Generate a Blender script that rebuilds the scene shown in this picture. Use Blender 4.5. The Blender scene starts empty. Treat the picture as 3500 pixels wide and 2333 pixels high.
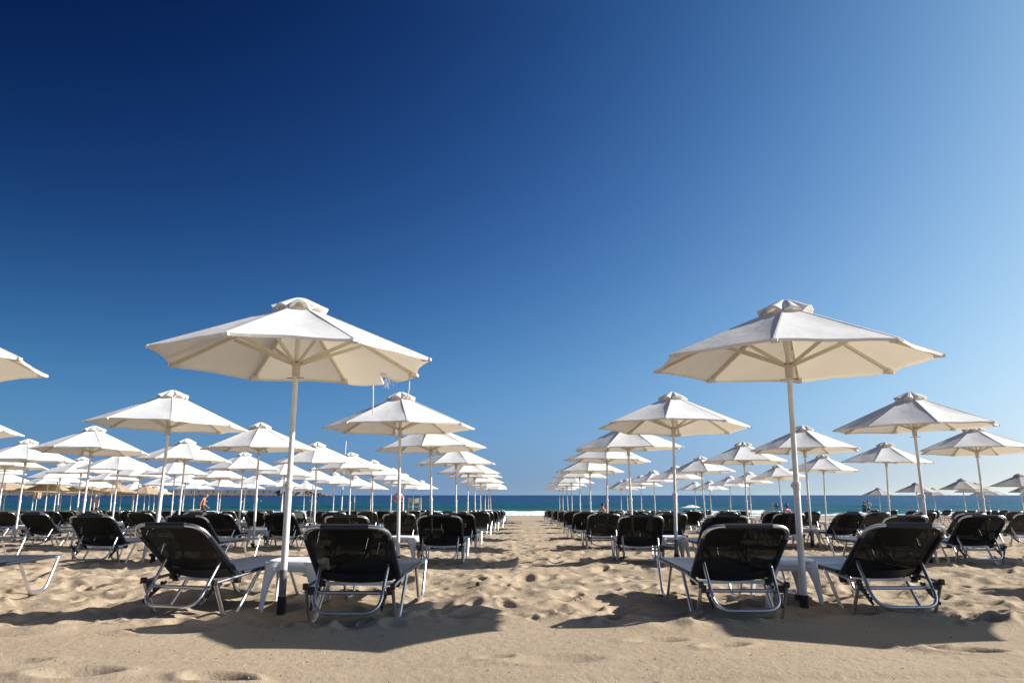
import bpy, bmesh, math, random
import numpy as np
from mathutils import Vector, Matrix, Euler
PI = math.pi
R_ = math.radians
rnd = random.Random(7)
scene = bpy.context.scene
COL = scene.collection

# ------------------------------------------------------------------ helpers
def link(o):
    COL.objects.link(o); return o

def tag(o, label=None, cat=None, group=None, kind=None):
    if label: o['label'] = label
    if cat: o['category'] = cat
    if group: o['group'] = group
    if kind: o['kind'] = kind
    return o

def empty(name, loc=(0, 0, 0), rz=0.0):
    o = bpy.data.objects.new(name, None); o.empty_display_size = 0.2
    o.location = loc; o.rotation_euler = (0, 0, rz)
    return link(o)

class MB:
    """collects shapes and links them as one mesh object"""
    def __init__(s):
        s.v = []; s.f = []; s.sm = []
    def add(s, vs, fs, smooth=True):
        n = len(s.v); s.v += [tuple(v) for v in vs]
        for f in fs:
            s.f.append(tuple(i + n for i in f)); s.sm.append(smooth)
        return s
    def box(s, c, d, M=None, bev=0.0):
        x, y, z = d[0] / 2, d[1] / 2, d[2] / 2
        if bev <= 0:
            vs = [Vector((a * x, b * y, e * z)) for a in (-1, 1) for b in (-1, 1) for e in (-1, 1)]
            fs = [(0, 1, 3, 2), (4, 6, 7, 5), (0, 4, 5, 1), (2, 3, 7, 6), (0, 2, 6, 4), (1, 5, 7, 3)]
        else:
            bm = bmesh.new(); bmesh.ops.create_cube(bm, size=1)
            bmesh.ops.scale(bm, vec=d, verts=bm.verts)
            bmesh.ops.bevel(bm, geom=list(bm.edges), offset=bev, segments=2, affect='EDGES', profile=0.6)
            bm.verts.index_update()
            vs = [v.co.copy() for v in bm.verts]; fs = [tuple(v.index for v in f.verts) for f in bm.faces]
            bm.free()
        if M is not None: vs = [M @ v for v in vs]
        c = Vector(c)
        return s.add([v + c for v in vs], fs, False)
    def tube(s, pts, r, n=10, cap=True, flat=(1, 1), up=None):
        pts = [Vector(p) for p in pts]
        rs = r if isinstance(r, (list, tuple)) else [r] * len(pts)
        vs = []; fs = []
        t0 = (pts[1] - pts[0]).normalized()
        u = Vector(up) if up else (Vector((0, 0, 1)) if abs(t0.z) < .9 else Vector((1, 0, 0)))
        for i, p in enumerate(pts):
            if i == 0: t = t0
            elif i == len(pts) - 1: t = (pts[i] - pts[i - 1]).normalized()
            else: t = ((pts[i] - pts[i - 1]).normalized() + (pts[i + 1] - pts[i]).normalized()).normalized()
            u = (u - t * u.dot(t)).normalized(); w = t.cross(u)
            for k in range(n):
                a = 2 * PI * k / n
                vs.append(p + (u * math.cos(a) * flat[0] + w * math.sin(a) * flat[1]) * rs[i])
        for i in range(len(pts) - 1):
            for k in range(n):
                a = i * n + k; b = i * n + (k + 1) % n
                fs.append((a, b, b + n, a + n))
        s.add(vs, fs, True)
        if cap:
            s.add(vs[:n], [tuple(range(n))[::-1]], False)
            s.add(vs[-n:], [tuple(range(n))], False)
        return s
    def bar(s, a, b, w, h, up=(0, 0, 1)):
        a = Vector(a); b = Vector(b); t = (b - a).normalized(); u = Vector(up)
        u = (u - t * u.dot(t)).normalized(); x = t.cross(u)
        vs = []
        for p in (a, b):
            for i, j in ((-1, -1), (1, -1), (1, 1), (-1, 1)):
                vs.append(p + x * (i * w / 2) + u * (j * h / 2))
        return s.add(vs, [(3, 2, 1, 0), (4, 5, 6, 7), (0, 1, 5, 4), (1, 2, 6, 5), (2, 3, 7, 6), (3, 0, 4, 7)], False)
    def lathe(s, prof, c=(0, 0, 0), n=20, smooth=True):
        c = Vector(c); vs = []; fs = []
        for r, z in prof:
            for k in range(n):
                a = 2 * PI * k / n; vs.append(c + Vector((r * math.cos(a), r * math.sin(a), z)))
        for i in range(len(prof) - 1):
            for k in range(n):
                a = i * n + k; b = i * n + (k + 1) % n
                fs.append((a, b, b + n, a + n))
        return s.add(vs, fs, smooth)
    def grid(s, P, smooth=True):
        m = len(P); n = len(P[0])
        vs = [p for row in P for p in row]
        fs = [(i * n + j, i * n + j + 1, (i + 1) * n + j + 1, (i + 1) * n + j) for i in range(m - 1) for j in range(n - 1)]
        return s.add(vs, fs, smooth)
    def mesh(s, name, mat):
        me = bpy.data.meshes.new(name); me.from_pydata(s.v, [], s.f)
        me.polygons.foreach_set('use_smooth', s.sm)
        mats = mat if isinstance(mat, (list, tuple)) else [mat]
        for m in mats: me.materials.append(m)
        me.update(); return me
    def build(s, name, mat, parent=None):
        o = bpy.data.objects.new(name, s.mesh(name, mat)); link(o)
        if parent is not None: o.parent = parent
        return o

def fillet(pts, r, n=6):
    pts = [Vector(p) for p in pts]; out = [pts[0]]
    for i in range(1, len(pts) - 1):
        a = pts[i - 1] - pts[i]; b = pts[i + 1] - pts[i]
        rr = r[i - 1] if isinstance(r, (list, tuple)) else r
        d = min(rr, a.length * .48, b.length * .48)
        p0 = pts[i] + a.normalized() * d; p1 = pts[i] + b.normalized() * d
        for k in range(n + 1):
            t = k / n; out.append(p0 * (1 - t) ** 2 + pts[i] * (2 * t * (1 - t)) + p1 * t * t)
    out.append(pts[-1]); return out

def copy_tree(o, parent=None):
    c = o.copy(); COL.objects.link(c)
    if parent is not None: c.parent = parent
    for ch in KIDS.get(o.name, []): copy_tree(ch, c)
    return c
KIDS = {}
def index_kids(root):
    kids = list(root.children); KIDS[root.name] = kids
    for k in kids: index_kids(k)

# ------------------------------------------------------------------ materials
class NT:
    def __init__(s, name):
        s.m = bpy.data.materials.new(name); s.m.use_nodes = True
        s.t = s.m.node_tree; s.t.nodes.clear()
        s.out = s.n('ShaderNodeOutputMaterial')
    def n(s, typ, **kw):
        x = s.t.nodes.new(typ)
        for k, v in kw.items(): setattr(x, k, v)
        return x
    def l(s, a, b): s.t.links.new(a, b)
    def tex(s, scale, detail=4, rough=.55, src=None, vec=None):
        t = s.n('ShaderNodeTexNoise'); t.inputs['Scale'].default_value = scale
        t.inputs['Detail'].default_value = detail; t.inputs['Roughness'].default_value = rough
        if src is not None: s.l(src, t.inputs['Vector'])
        return t.outputs['Fac']
    def ramp(s, fac, stops):
        r = s.n('ShaderNodeValToRGB'); e = r.color_ramp.elements
        while len(e) < len(stops): e.new(.5)
        for i, (p, c) in enumerate(stops):
            e[i].position = p; e[i].color = (*c, 1)
        s.l(fac, r.inputs[0]); return r.outputs[0]
    def coord(s, which='Object'):
        return s.n('ShaderNodeTexCoord').outputs[which]

def simple(name, col, rough=.5, metal=0.0, var=.12, scale=8.0, bump=0.0, bscale=60.0, spec=.5, sheen=0):
    a = NT(name); p = a.n('ShaderNodeBsdfPrincipled')
    oc = a.coord()
    f = a.tex(scale, 5, .6, oc)
    lo = tuple(c * (1 - var) for c in col); hi = tuple(min(1, c * (1 + var)) for c in col)
    a.l(a.ramp(f, [(.3, lo), (.7, hi)]), p.inputs['Base Color'])
    p.inputs['Roughness'].default_value = rough; p.inputs['Metallic'].default_value = metal
    p.inputs['Specular IOR Level'].default_value = spec
    if sheen: p.inputs['Sheen Weight'].default_value = sheen
    if bump:
        b = a.n('ShaderNodeBump'); b.inputs['Strength'].default_value = bump
        b.inputs['Distance'].default_value = .01
        a.l(a.tex(bscale, 4, .6, oc), b.inputs['Height']); a.l(b.outputs[0], p.inputs['Normal'])
    a.l(p.outputs[0], a.out.inputs[0]); return a.m

def cloth_mat(name, col, trans_col, mix=.3, soil=(.62, .56, .45)):
    a = NT(name); oc = a.coord()
    d = a.n('ShaderNodeBsdfDiffuse'); t = a.n('ShaderNodeBsdfTranslucent'); m = a.n('ShaderNodeMixShader')
    f = a.tex(2.2, 6, .6, oc)
    hi = col; lo = tuple(c * .9 for c in col)
    c1 = a.ramp(f, [(.35, lo), (.65, hi)])
    # faint dirt runs low on the cloth
    mx = a.n('ShaderNodeMix', data_type='RGBA'); f2 = a.tex(5.5, 8, .75, oc)
    rr = a.n('ShaderNodeMapRange'); rr.inputs[1].default_value = .62; rr.inputs[2].default_value = .8; rr.inputs[4].default_value = .22
    a.l(f2, rr.inputs[0]); a.l(rr.outputs[0], mx.inputs[0]); a.l(c1, mx.inputs[6]); mx.inputs[7].default_value = (*soil, 1)
    a.l(mx.outputs[2], d.inputs[0]); t.inputs[0].default_value = (*trans_col, 1)
    w1 = a.tex(9, 3, .5, oc); w2 = a.tex(340, 2, .5, oc)
    ad = a.n('ShaderNodeMath', operation='MULTIPLY_ADD'); ad.inputs[1].default_value = .06
    a.l(w2, ad.inputs[0]); a.l(w1, ad.inputs[2])
    b = a.n('ShaderNodeBump'); b.inputs['Strength'].default_value = .25; b.inputs['Distance'].default_value = .02
    a.l(ad.outputs[0], b.inputs['Height'])
    a.l(b.outputs[0], d.inputs['Normal'])
    m.inputs[0].default_value = mix
    a.l(d.outputs[0], m.inputs[1]); a.l(t.outputs[0], m.inputs[2]); a.l(m.outputs[0], a.out.inputs[0])
    return a.m

def sling_mat(name, col, hole=.12, spec=.22, rough=.6):
    a = NT(name); oc = a.coord()
    p = a.n('ShaderNodeBsdfPrincipled'); p.inputs['Roughness'].default_value = rough
    f = a.tex(4, 6, .65, oc)
    a.l(a.ramp(f, [(.35, tuple(c * .75 for c in col)), (.7, tuple(c * 1.35 for c in col))]), p.inputs['Base Color'])
    p.inputs['Specular IOR Level'].default_value = spec
    wv = a.tex(260, 2, .5, oc)
    b = a.n('ShaderNodeBump'); b.inputs['Strength'].default_value = .3; b.inputs['Distance'].default_value = .004
    a.l(wv, b.inputs['Height']); a.l(b.outputs[0], p.inputs['Normal'])
    t = a.n('ShaderNodeBsdfTransparent'); m = a.n('ShaderNodeMixShader'); m.inputs[0].default_value = hole
    a.l(p.outputs[0], m.inputs[1]); a.l(t.outputs[0], m.inputs[2]); a.l(m.outputs[0], a.out.inputs[0])
    return a.m

M = {}
M['canopy'] = cloth_mat('white_canopy_cloth', (.90, .895, .88), (.78, .66, .48), .22)
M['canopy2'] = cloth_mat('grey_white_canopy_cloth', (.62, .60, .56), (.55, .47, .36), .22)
M['tan'] = cloth_mat('tan_canopy_cloth', (.50, .39, .27), (.45, .32, .18), .22)
M['cream'] = cloth_mat('pale_yellow_canopy_cloth', (.62, .55, .40), (.68, .55, .3), .25)
M['rib'] = simple('cream_painted_rib', (.70, .65, .54), .5, 0, .08, 20)
M['pole'] = simple('white_painted_pole', (.76, .74, .70), .42, 0, .16, 5, .25, 40)
M['rubber'] = simple('black_rubber_boot', (.018, .016, .015), .75, 0, .3, 30, .4, 60)
M['bare'] = simple('worn_grey_metal', (.20, .185, .175), .6, .3, .35, 26, .4, 90)
M['rust'] = simple('rusty_joint', (.36, .20, .08), .85, 0, .4, 60)
M['alu'] = simple('brushed_aluminium', (.70, .70, .71), .32, 1.0, .08, 12, .05, 200)
M['plastic_black'] = simple('black_plastic', (.014, .014, .016), .42, 0, .2, 20)
M['sling'] = sling_mat('black_mesh_sling', (.0095, .010, .009), .022)
M['seat'] = sling_mat('black_mesh_seat', (.036, .042, .055), .02, .7, .38)
M['navy'] = simple('navy_black_sleeve', (.016, .02, .032), .42, 0, .2, 30)
M['burg'] = sling_mat('burgundy_mesh_sling', (.030, .0035, .008), .02, .1)
M['khaki'] = sling_mat('khaki_mesh_sling', (.36, .30, .21), .05)
M['table'] = simple('white_moulded_plastic', (.80, .80, .81), .34, 0, .05, 6, .06, 40)
M['red'] = simple('red_lifebuoy_foam', (.62, .045, .02), .45, 0, .1, 8)
M['whitep'] = simple('white_paint', (.8, .8, .78), .45, 0, .06)
M['wood'] = simple('bleached_wood', (.42, .36, .27), .8, 0, .25, 18, .3, 80)
M['canvas'] = simple('sun_bleached_canvas', (.50, .43, .32), .85, 0, .15, 10, .3, 60)
M['teal'] = simple('teal_paint', (.05, .28, .26), .5)
M['bluedark'] = simple('dark_blue_plastic', (.02, .06, .14), .4)
M['yellow'] = simple('yellow_paint', (.62, .52, .12), .5)
M['skin'] = simple('sunburnt_skin', (.52, .23, .14), .55, 0, .12, 12)
M['skin2'] = simple('tanned_skin', (.30, .15, .09), .55, 0, .12, 12)
M['hair_d'] = simple('dark_hair', (.012, .010, .010), .6, 0, .3, 40)
M['hair_g'] = simple('grey_hair', (.34, .28, .22), .7, 0, .2, 40)
M['black_cloth'] = simple('black_swim_trunks', (.012, .012, .014), .7)
M['white_cloth'] = simple('white_shirt_cloth', (.78, .77, .80), .8)
M['pink_cloth'] = simple('pale_pink_shirt_cloth', (.70, .56, .55), .8)
M['blue_cloth'] = simple('blue_swim_shorts', (.05, .08, .16), .8)
M['concrete'] = simple('weathered_concrete', (.135, .125, .115), .85, 0, .18, .03, .3, .3)
M['concrete_l'] = simple('pale_concrete', (.33, .29, .25), .85, 0, .1, .2)
M['wetrock'] = simple('dark_wet_rock', (.045, .045, .05), .6, 0, .3, .2)
M['rock'] = simple('tan_breakwater_rock', (.22, .18, .14), .85, 0, .3, .3)
M['debris'] = simple('dark_twig', (.05, .04, .03), .8)
M['shell'] = simple('white_shell', (.7, .66, .6), .5)

# ------------------------------------------------------------------ terrain
def gz(y):
    """mean height of the beach: level by the camera, then a gentle fall to the sea"""
    if y < 7: return 0.0
    return -.0175 * (y - 7) if y < 56 else -.8575 - .0035 * (y - 56)
SEA = -.915
CELL = .025
HX0, HX1, HY0, HY1 = -19.2, 19.2, 2.0, 27.6
def smooth_noise(rs, nx, ny, cells_x, cells_y):
    g = rs.standard_normal((cells_y + 3, cells_x + 3))
    u = np.linspace(0, cells_x, nx, endpoint=False); v = np.linspace(0, cells_y, ny, endpoint=False)
    iu = u.astype(int); iv = v.astype(int); fu = u - iu; fv = v - iv
    fu = fu * fu * (3 - 2 * fu); fv = fv * fv * (3 - 2 * fv)
    a = g[iv][:, iu]; b = g[iv][:, iu + 1]; c = g[iv + 1][:, iu]; d = g[iv + 1][:, iu + 1]
    return (a * (1 - fu) + b * fu) * (1 - fv)[:, None] + (c * (1 - fu) + d * fu) * fv[:, None]
def make_height():
    nx = int((HX1 - HX0) / CELL); ny = int((HY1 - HY0) / CELL)
    rs = np.random.default_rng(5)
    H = np.zeros((ny, nx))
    W = HX1 - HX0; D = HY1 - HY0
    for lam, amp in ((2.6, .014), (1.1, .014), (.55, .015), (.30, .0115), (.16, .0082), (.085, .0042)):
        H += amp * smooth_noise(rs, nx, ny, int(W / lam), int(D / lam))
    # ridged part: gives the crisp crests of trodden sand
    rn = smooth_noise(rs, nx, ny, int(W / .55), int(D / .42)); H += .029 * (.5 - np.abs(rn)).clip(-.6, .5)
    rn = smooth_noise(rs, nx, ny, int(W / .26), int(D / .20)); H += .034 * (.5 - np.abs(rn)).clip(-.6, .5)
    # footprints: dents with a pushed-up rim, walked in every direction
    N = int(W * D * 8)
    px = rs.uniform(HX0, HX1, N); py = rs.uniform(HY0, HY1, N); pa = rs.uniform(0, PI, N)
    pl = rs.uniform(.075, .16, N); pw = pl * rs.uniform(.42, .7, N); pd = rs.uniform(.012, .042, N)
    for i in range(N):
        r = int(pl[i] * 2.1 / CELL); cx = int((px[i] - HX0) / CELL); cy = int((py[i] - HY0) / CELL)
        x0, x1, y0, y1 = max(0, cx - r), min(nx, cx + r), max(0, cy - r), min(ny, cy + r)
        if x1 <= x0 or y1 <= y0: continue
        X = (np.arange(x0, x1) - cx) * CELL; Y = ((np.arange(y0, y1) - cy) * CELL)[:, None]
        ca, sa = math.cos(pa[i]), math.sin(pa[i])
        u = (X * ca + Y * sa) / pl[i]; v = (-X * sa + Y * ca) / pw[i]
        q = np.sqrt(u * u + v * v)
        H[y0:y1, x0:x1] += pd[i] * (-np.exp(-(q * 1.15) ** 4) * (1 + .35 * u) + .55 * np.exp(-((q - 1.35) / .33) ** 2) * (1 + .5 * u))
    # the raked strip in front: smooth, with a wavering edge
    yy = HY0 + (np.arange(ny) + .5) * CELL; xx = HX0 + (np.arange(nx) + .5) * CELL
    edge = 5.62 + .16 * np.sin(xx * .55 + .6) + .07 * np.sin(xx * 1.9) + .12 * smooth_noise(rs, nx, 1, 30, 1)[0]
    t = ((yy[:, None] - edge[None, :]) / .42 + .5).clip(0, 1); t = t * t * (3 - 2 * t)
    S = np.zeros_like(H)
    for lam, amp in ((3.5, .010), (1.3, .0045), (.45, .0012), (.12, .0005)):
        S += amp * smooth_noise(rs, nx, ny, int(W / lam), max(1, int(D / (lam * .5))))
    # faint drag lines of the rake
    S += .007 * np.exp(-((yy[:, None] - 4.55 - .05 * np.sin(xx * .8)[None, :]) / .03) ** 2)
    S -= .018 * np.exp(-((yy[:, None] - 4.14 - .05 * np.sin(xx * .7 + 1)[None, :]) / .06) ** 2)
    for (fx, fy, fa, fl, fd) in ((-2.35, 4.25, .1, .20, .028), (-1.55, 4.17, -.2, .17, .03), (-2.9, 4.5, .2, .2, .016), (1.35, 4.98, .3, .15, .02), (.25, 4.62, .0, .25, .012), (2.75, 4.75, -.3, .17, .028), (2.55, 4.9, -.3, .12, .018), (.95, 5.15, .1, .17, .014), (-2.4, 5.45, .05, .22, .022), (-3.6, 5.3, .15, .3, .016), (.66, 4.1, .2, .08, .02), (-.1, 4.7, .1, .1, .01)):
        X = xx[None, :] - fx; Y = yy[:, None] - fy; ca, sa = math.cos(fa), math.sin(fa)
        u = (X * ca + Y * sa) / fl; v = (-X * sa + Y * ca) / (fl * .42); q = np.sqrt(u * u + v * v)
        S += 1.9 * fd * (-np.exp(-(q * 1.1) ** 3) * (1 + .5 * u) + .35 * np.exp(-((q - 1.4) / .35) ** 2))
    ridge = .03 * np.exp(-((yy[:, None] - edge[None, :] - .05) / .16) ** 2)
    return H * t * .86 + S * (1 - t) + ridge
HM = make_height()
def sample(x, y):
    ny, nx = HM.shape
    def fold(a, lo, hi):
        L = hi - lo; t = (a - lo) % (2 * L); t = np.where(t > L, 2 * L - t, t); return t
    yl = np.where(y > HY1, 8.0 + ((y - HY1) * .73) % (HY1 - 8.5), y)      # beyond the map, other stretches of it
    xs = x + np.where(y > HY1, 5.3, 0)
    # blend two offsets past the edge so no seam shows
    def get(xq, yq):
        u = fold(xq, HX0, HX1) / CELL - .5; v = (yq - HY0).clip(0, HY1 - HY0) / CELL - .5
        u = u.clip(0, nx - 1.001); v = v.clip(0, ny - 1.001)
        iu = u.astype(int); iv = v.astype(int); fu = u - iu; fv = v - iv
        return (HM[iv, iu] * (1 - fu) + HM[iv, iu + 1] * fu) * (1 - fv) + (HM[iv + 1, iu] * (1 - fu) + HM[iv + 1, iu + 1] * fu) * fv
    a = get(x, y)
    b = get(x * .97 + 5.3, 8.0 + fold(y * .9, 0, HY1 - 8.5))
    w = ((y - 24.5) / 3).clip(0, 1)
    return a * (1 - w) + b * w
def ground(x, y):
    return gz(y) + float(sample(np.array([float(x)]), np.array([float(y)]))[0])

def build_sand():
    nyr, nxr = 760, 820
    yv = 2.6 * np.exp(np.linspace(0, math.log(75 / 2.6), nyr))
    s = np.linspace(-1.25, 1.25, nxr)
    Y = np.repeat(yv[:, None], nxr, 1); X = Y * s[None, :]
    base = np.where(Y < 7, 0, np.where(Y < 56, -.0175 * (Y - 7), -.8575 - .0035 * (Y - 56)))
    fade = (1 - (Y - 52) / 16).clip(0.12, 1)
    far = (1 - (Y - 20) / 60).clip(.5, 1)
    Z = base + sample(X, Y) * fade * far
    Z[Y > 69.5] -= (Y[Y > 69.5] - 69.5) * .06
    n = nyr * nxr
    co = np.stack([X, Y, Z], -1).reshape(-1, 3)
    i = np.arange(nyr - 1)[:, None] * nxr + np.arange(nxr - 1)[None, :]
    q = np.stack([i, i + 1, i + nxr + 1, i + nxr], -1).reshape(-1, 4)
    # coarse apron under and around it, a little lower
    ay = np.array([-60, -8, 0, 7, 20, 40, 56, 66, 69.0, 90.0]); ax = np.array([-900, -200, -60, -10, 10, 60, 200, 900.0])
    AY, AX = np.meshgrid(ay, ax, indexing='ij')
    ab = np.where(AY < 7, 0, np.where(AY < 56, -.0175 * (AY - 7), -.8575 - .0035 * (AY - 56))) - .11
    ab[AY > 69.5] = -2.2
    co2 = np.stack([AX, AY, ab], -1).reshape(-1, 3)
    j = np.arange(len(ay) - 1)[:, None] * len(ax) + np.arange(len(ax) - 1)[None, :]
    q2 = np.stack([j, j + 1, j + len(ax) + 1, j + len(ax)], -1).reshape(-1, 4) + n
    co = np.concatenate([co, co2]); q = np.concatenate([q, q2])
    me = bpy.data.meshes.new('sand')
    me.vertices.add(len(co)); me.vertices.foreach_set('co', co.ravel())
    me.loops.add(q.size); me.loops.foreach_set('vertex_index', q.ravel().astype(np.int32))
    me.polygons.add(len(q)); me.polygons.foreach_set('loop_start', (np.arange(len(q)) * 4).astype(np.int32))
    me.polygons.foreach_set('loop_total', np.full(len(q), 4, np.int32))
    me.polygons.foreach_set('use_smooth', np.ones(len(q), bool))
    me.update(calc_edges=True); me.validate()
    a = NT('beach_sand'); p = a.n('ShaderNodeBsdfPrincipled'); g = a.n('ShaderNodeNewGeometry').outputs['Position']
    c1 = a.ramp(a.tex(.7, 8, .62, g), [(.3, (.375, .290, .200)), (.72, (.445, .348, .244))])
    # coarse grain, dark and light specks
    sp = a.ramp(a.tex(170, 3, .6, g), [(.33, (.50, .47, .44)), (.43, (.95, .95, .95)), (.62, (1.0, 1.0, 1.0)), (.75, (1.25, 1.24, 1.22))])
    m1 = a.n('ShaderNodeMix', data_type='RGBA', blend_type='MULTIPLY'); m1.inputs[0].default_value = .55
    a.l(c1, m1.inputs[6]); a.l(sp, m1.inputs[7])
    # wet sand by the sea
    sx = a.n('ShaderNodeSeparateXYZ'); a.l(g, sx.inputs[0])
    mr = a.n('ShaderNodeMapRange'); mr.inputs[1].default_value = 66.0; mr.inputs[2].default_value = 69.5; mr.inputs[4].default_value = .45
    a.l(sx.outputs[1], mr.inputs[0])
    m2 = a.n('ShaderNodeMix', data_type='RGBA'); a.l(mr.outputs[0], m2.inputs[0]); a.l(m1.outputs[2], m2.inputs[6]); m2.inputs[7].default_value = (.17, .125, .08, 1)
    a.l(m2.outputs[2], p.inputs['Base Color']); p.inputs['Roughness'].default_value = .92; p.inputs['Specular IOR Level'].default_value = .15
    b = a.n('ShaderNodeBump'); b.inputs['Strength'].default_value = .55; b.inputs['Distance'].default_value = .006
    b2 = a.n('ShaderNodeBump'); b2.inputs['Strength'].default_value = .5; b2.inputs['Distance'].default_value = .03
    a.l(a.tex(14, 6, .65, g), b2.inputs['Height']); a.l(a.tex(160, 4, .7, g), b.inputs['Height'])
    a.l(b2.outputs[0], b.inputs['Normal']); a.l(b.outputs[0], p.inputs['Normal'])
    a.l(p.outputs[0], a.out.inputs[0]); me.materials.append(a.m)
    o = link(bpy.data.objects.new('sand', me)); tag(o, kind='structure')
build_sand()

# ------------------------------------------------------------------ sea
def build_sea():
    # near part with real swell, far part flat
    nyr, nxr = 240, 420
    yv = np.concatenate([np.linspace(67.5, 175, nyr - 60), 175 * np.exp(np.linspace(0.02, math.log(22000 / 175), 60))])
    s = np.linspace(-2.6, 2.6, nxr)
    Y = np.repeat(yv[:, None], nxr, 1); X = Y * s[None, :]
    rs = np.random.default_rng(3)
    Z = np.full_like(Y, SEA)
    def swell(y0, h, w, k, ph):
        wob = 2.5 * np.sin(X * .021 + ph) + 1.2 * np.sin(X * .07 + ph * 2)
        am = .75 + .25 * np.sin(X * .045 + ph * 3)
        d = Y - y0 - wob
        return h * am * np.where(d < 0, np.exp(-(d / w) ** 2), np.exp(-(d / (w * 2.4)) ** 2))
    Z += swell(91, .30, 2.2, 1, .3) + swell(112, .42, 3.2, 1, 1.2) + swell(137, .30, 4, 1, 2.4) + swell(160, .22, 4.5, 1, .9)
    for kx, ky, am, ph in ((.35, .8, .018, 0), (.6, 1.3, .012, 1), (-.45, 1.1, .014, 2), (.2, 2.1, .010, 3)):
        Z += np.where(Y < 300, am * np.sin(kx * X + ky * Y + ph + np.sin(X * .2 + ph)), 0)
    Z[Y > 300] = SEA
    co = np.stack([X, Y, Z], -1).reshape(-1, 3)
    i = np.arange(nyr - 1)[:, None] * nxr + np.arange(nxr - 1)[None, :]
    q = np.stack([i, i + 1, i + nxr + 1, i + nxr], -1).reshape(-1, 4)
    me = bpy.data.meshes.new('sea'); me.from_pydata(co.tolist(), [], q.tolist())
    me.polygons.foreach_set('use_smooth', np.ones(len(q), bool))
    a = NT('sea_water'); p = a.n('ShaderNodeBsdfDiffuse'); gl = a.n('ShaderNodeBsdfAnisotropic'); mxs = a.n('ShaderNodeMixShader'); g = a.n('ShaderNodeNewGeometry').outputs['Position']
    sx = a.n('ShaderNodeSeparateXYZ'); a.l(g, sx.inputs[0])
    # water colour over depth: sandy green shallows to open blue
    nz = a.tex(.045, 5, .6, g)
    ad = a.n('ShaderNodeMath', operation='MULTIPLY_ADD'); ad.inputs[1].default_value = 60; a.l(nz, ad.inputs[0]); a.l(sx.outputs[1], ad.inputs[2])
    lg = a.n('ShaderNodeMath', operation='LOGARITHM'); lg.inputs[1].default_value = 10; a.l(ad.outputs[0], lg.inputs[0])
    mr = a.n('ShaderNodeMapRange'); mr.inputs[1].default_value = 2.0; mr.inputs[2].default_value = 3.3; a.l(lg.outputs[0], mr.inputs[0])
    c = a.ramp(mr.outputs[0], [(0, (.030, .13, .125)), (.10, (.006, .072, .068)), (.25, (.006, .050, .090)), (.55, (.005, .034, .098)), (1, (.0025, .018, .078))])
    ms = a.n('ShaderNodeMapping'); ms.inputs['Scale'].default_value = (.02, .16, 1); a.l(g, ms.inputs[0])
    stk = a.ramp(a.tex(1.0, 7, .68, ms.outputs[0]), [(.32, (.62, .68, .72)), (.5, (1, 1, 1)), (.68, (1.45, 1.35, 1.25))])
    mm = a.n('ShaderNodeMix', data_type='RGBA', blend_type='MULTIPLY'); mm.inputs[0].default_value = 1
    a.l(c, mm.inputs[6]); a.l(stk, mm.inputs[7]); a.l(mm.outputs[2], p.inputs[0])
    gl.inputs['Roughness'].default_value = .2; gl.inputs[0].default_value = (.75, .88, 1, 1)
    fr = a.n('ShaderNodeFresnel'); fr.inputs[0].default_value = 1.33
    cap = a.n('ShaderNodeMath', operation='MINIMUM'); cap.inputs[1].default_value = .38; a.l(fr.outputs[0], cap.inputs[0]); a.l(cap.outputs[0], mxs.inputs[0])
    mp = a.n('ShaderNodeMapping'); mp.inputs['Scale'].default_value = (.35, 1, 1); a.l(g, mp.inputs[0])
    h1 = a.tex(.9, 5, .65, mp.outputs[0]); h2 = a.tex(.16, 4, .6, mp.outputs[0])
    b1 = a.n('ShaderNodeBump'); b1.inputs['Strength'].default_value = 1; b1.inputs['Distance'].default_value = .5; a.l(h1, b1.inputs['Height'])
    b2 = a.n('ShaderNodeBump'); b2.inputs['Strength'].default_value = 1; b2.inputs['Distance'].default_value = 2.2; a.l(h2, b2.inputs['Height'])
    a.l(b2.outputs[0], b1.inputs['Normal']); a.l(b1.outputs[0], p.inputs['Normal']); a.l(b1.outputs[0], gl.inputs['Normal']); a.l(b1.outputs[0], fr.inputs['Normal'])
    a.l(p.outputs[0], mxs.inputs[1]); a.l(gl.outputs[0], mxs.inputs[2])
    a.l(mxs.outputs[0], a.out.inputs[0]); me.materials.append(a.m); me.update()
    o = link(bpy.data.objects.new('sea', me)); tag(o, kind='structure')
    # surf: lumpy foam sheet along the shore, ragged patches further out
    rs = random.Random(11)
    a = NT('surf_foam'); p = a.n('ShaderNodeBsdfPrincipled'); g = a.n('ShaderNodeNewGeometry').outputs['Position']
    a.l(a.ramp(a.tex(2.2, 6, .7, g), [(.33, (.22, .38, .40)), (.43, (.62, .70, .72)), (.50, (.90, .92, .92))]), p.inputs['Base Color']); p.inputs['Roughness'].default_value = .7
    b = a.n('ShaderNodeBump'); b.inputs['Distance'].default_value = .15; a.l(a.tex(3, 6, .7, g), b.inputs['Height']); a.l(b.outputs[0], p.inputs['Normal'])
    a.l(p.outputs[0], a.out.inputs[0]); foam = a.m
    ns = np.random.default_rng(8)
    mb = MB()
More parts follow.
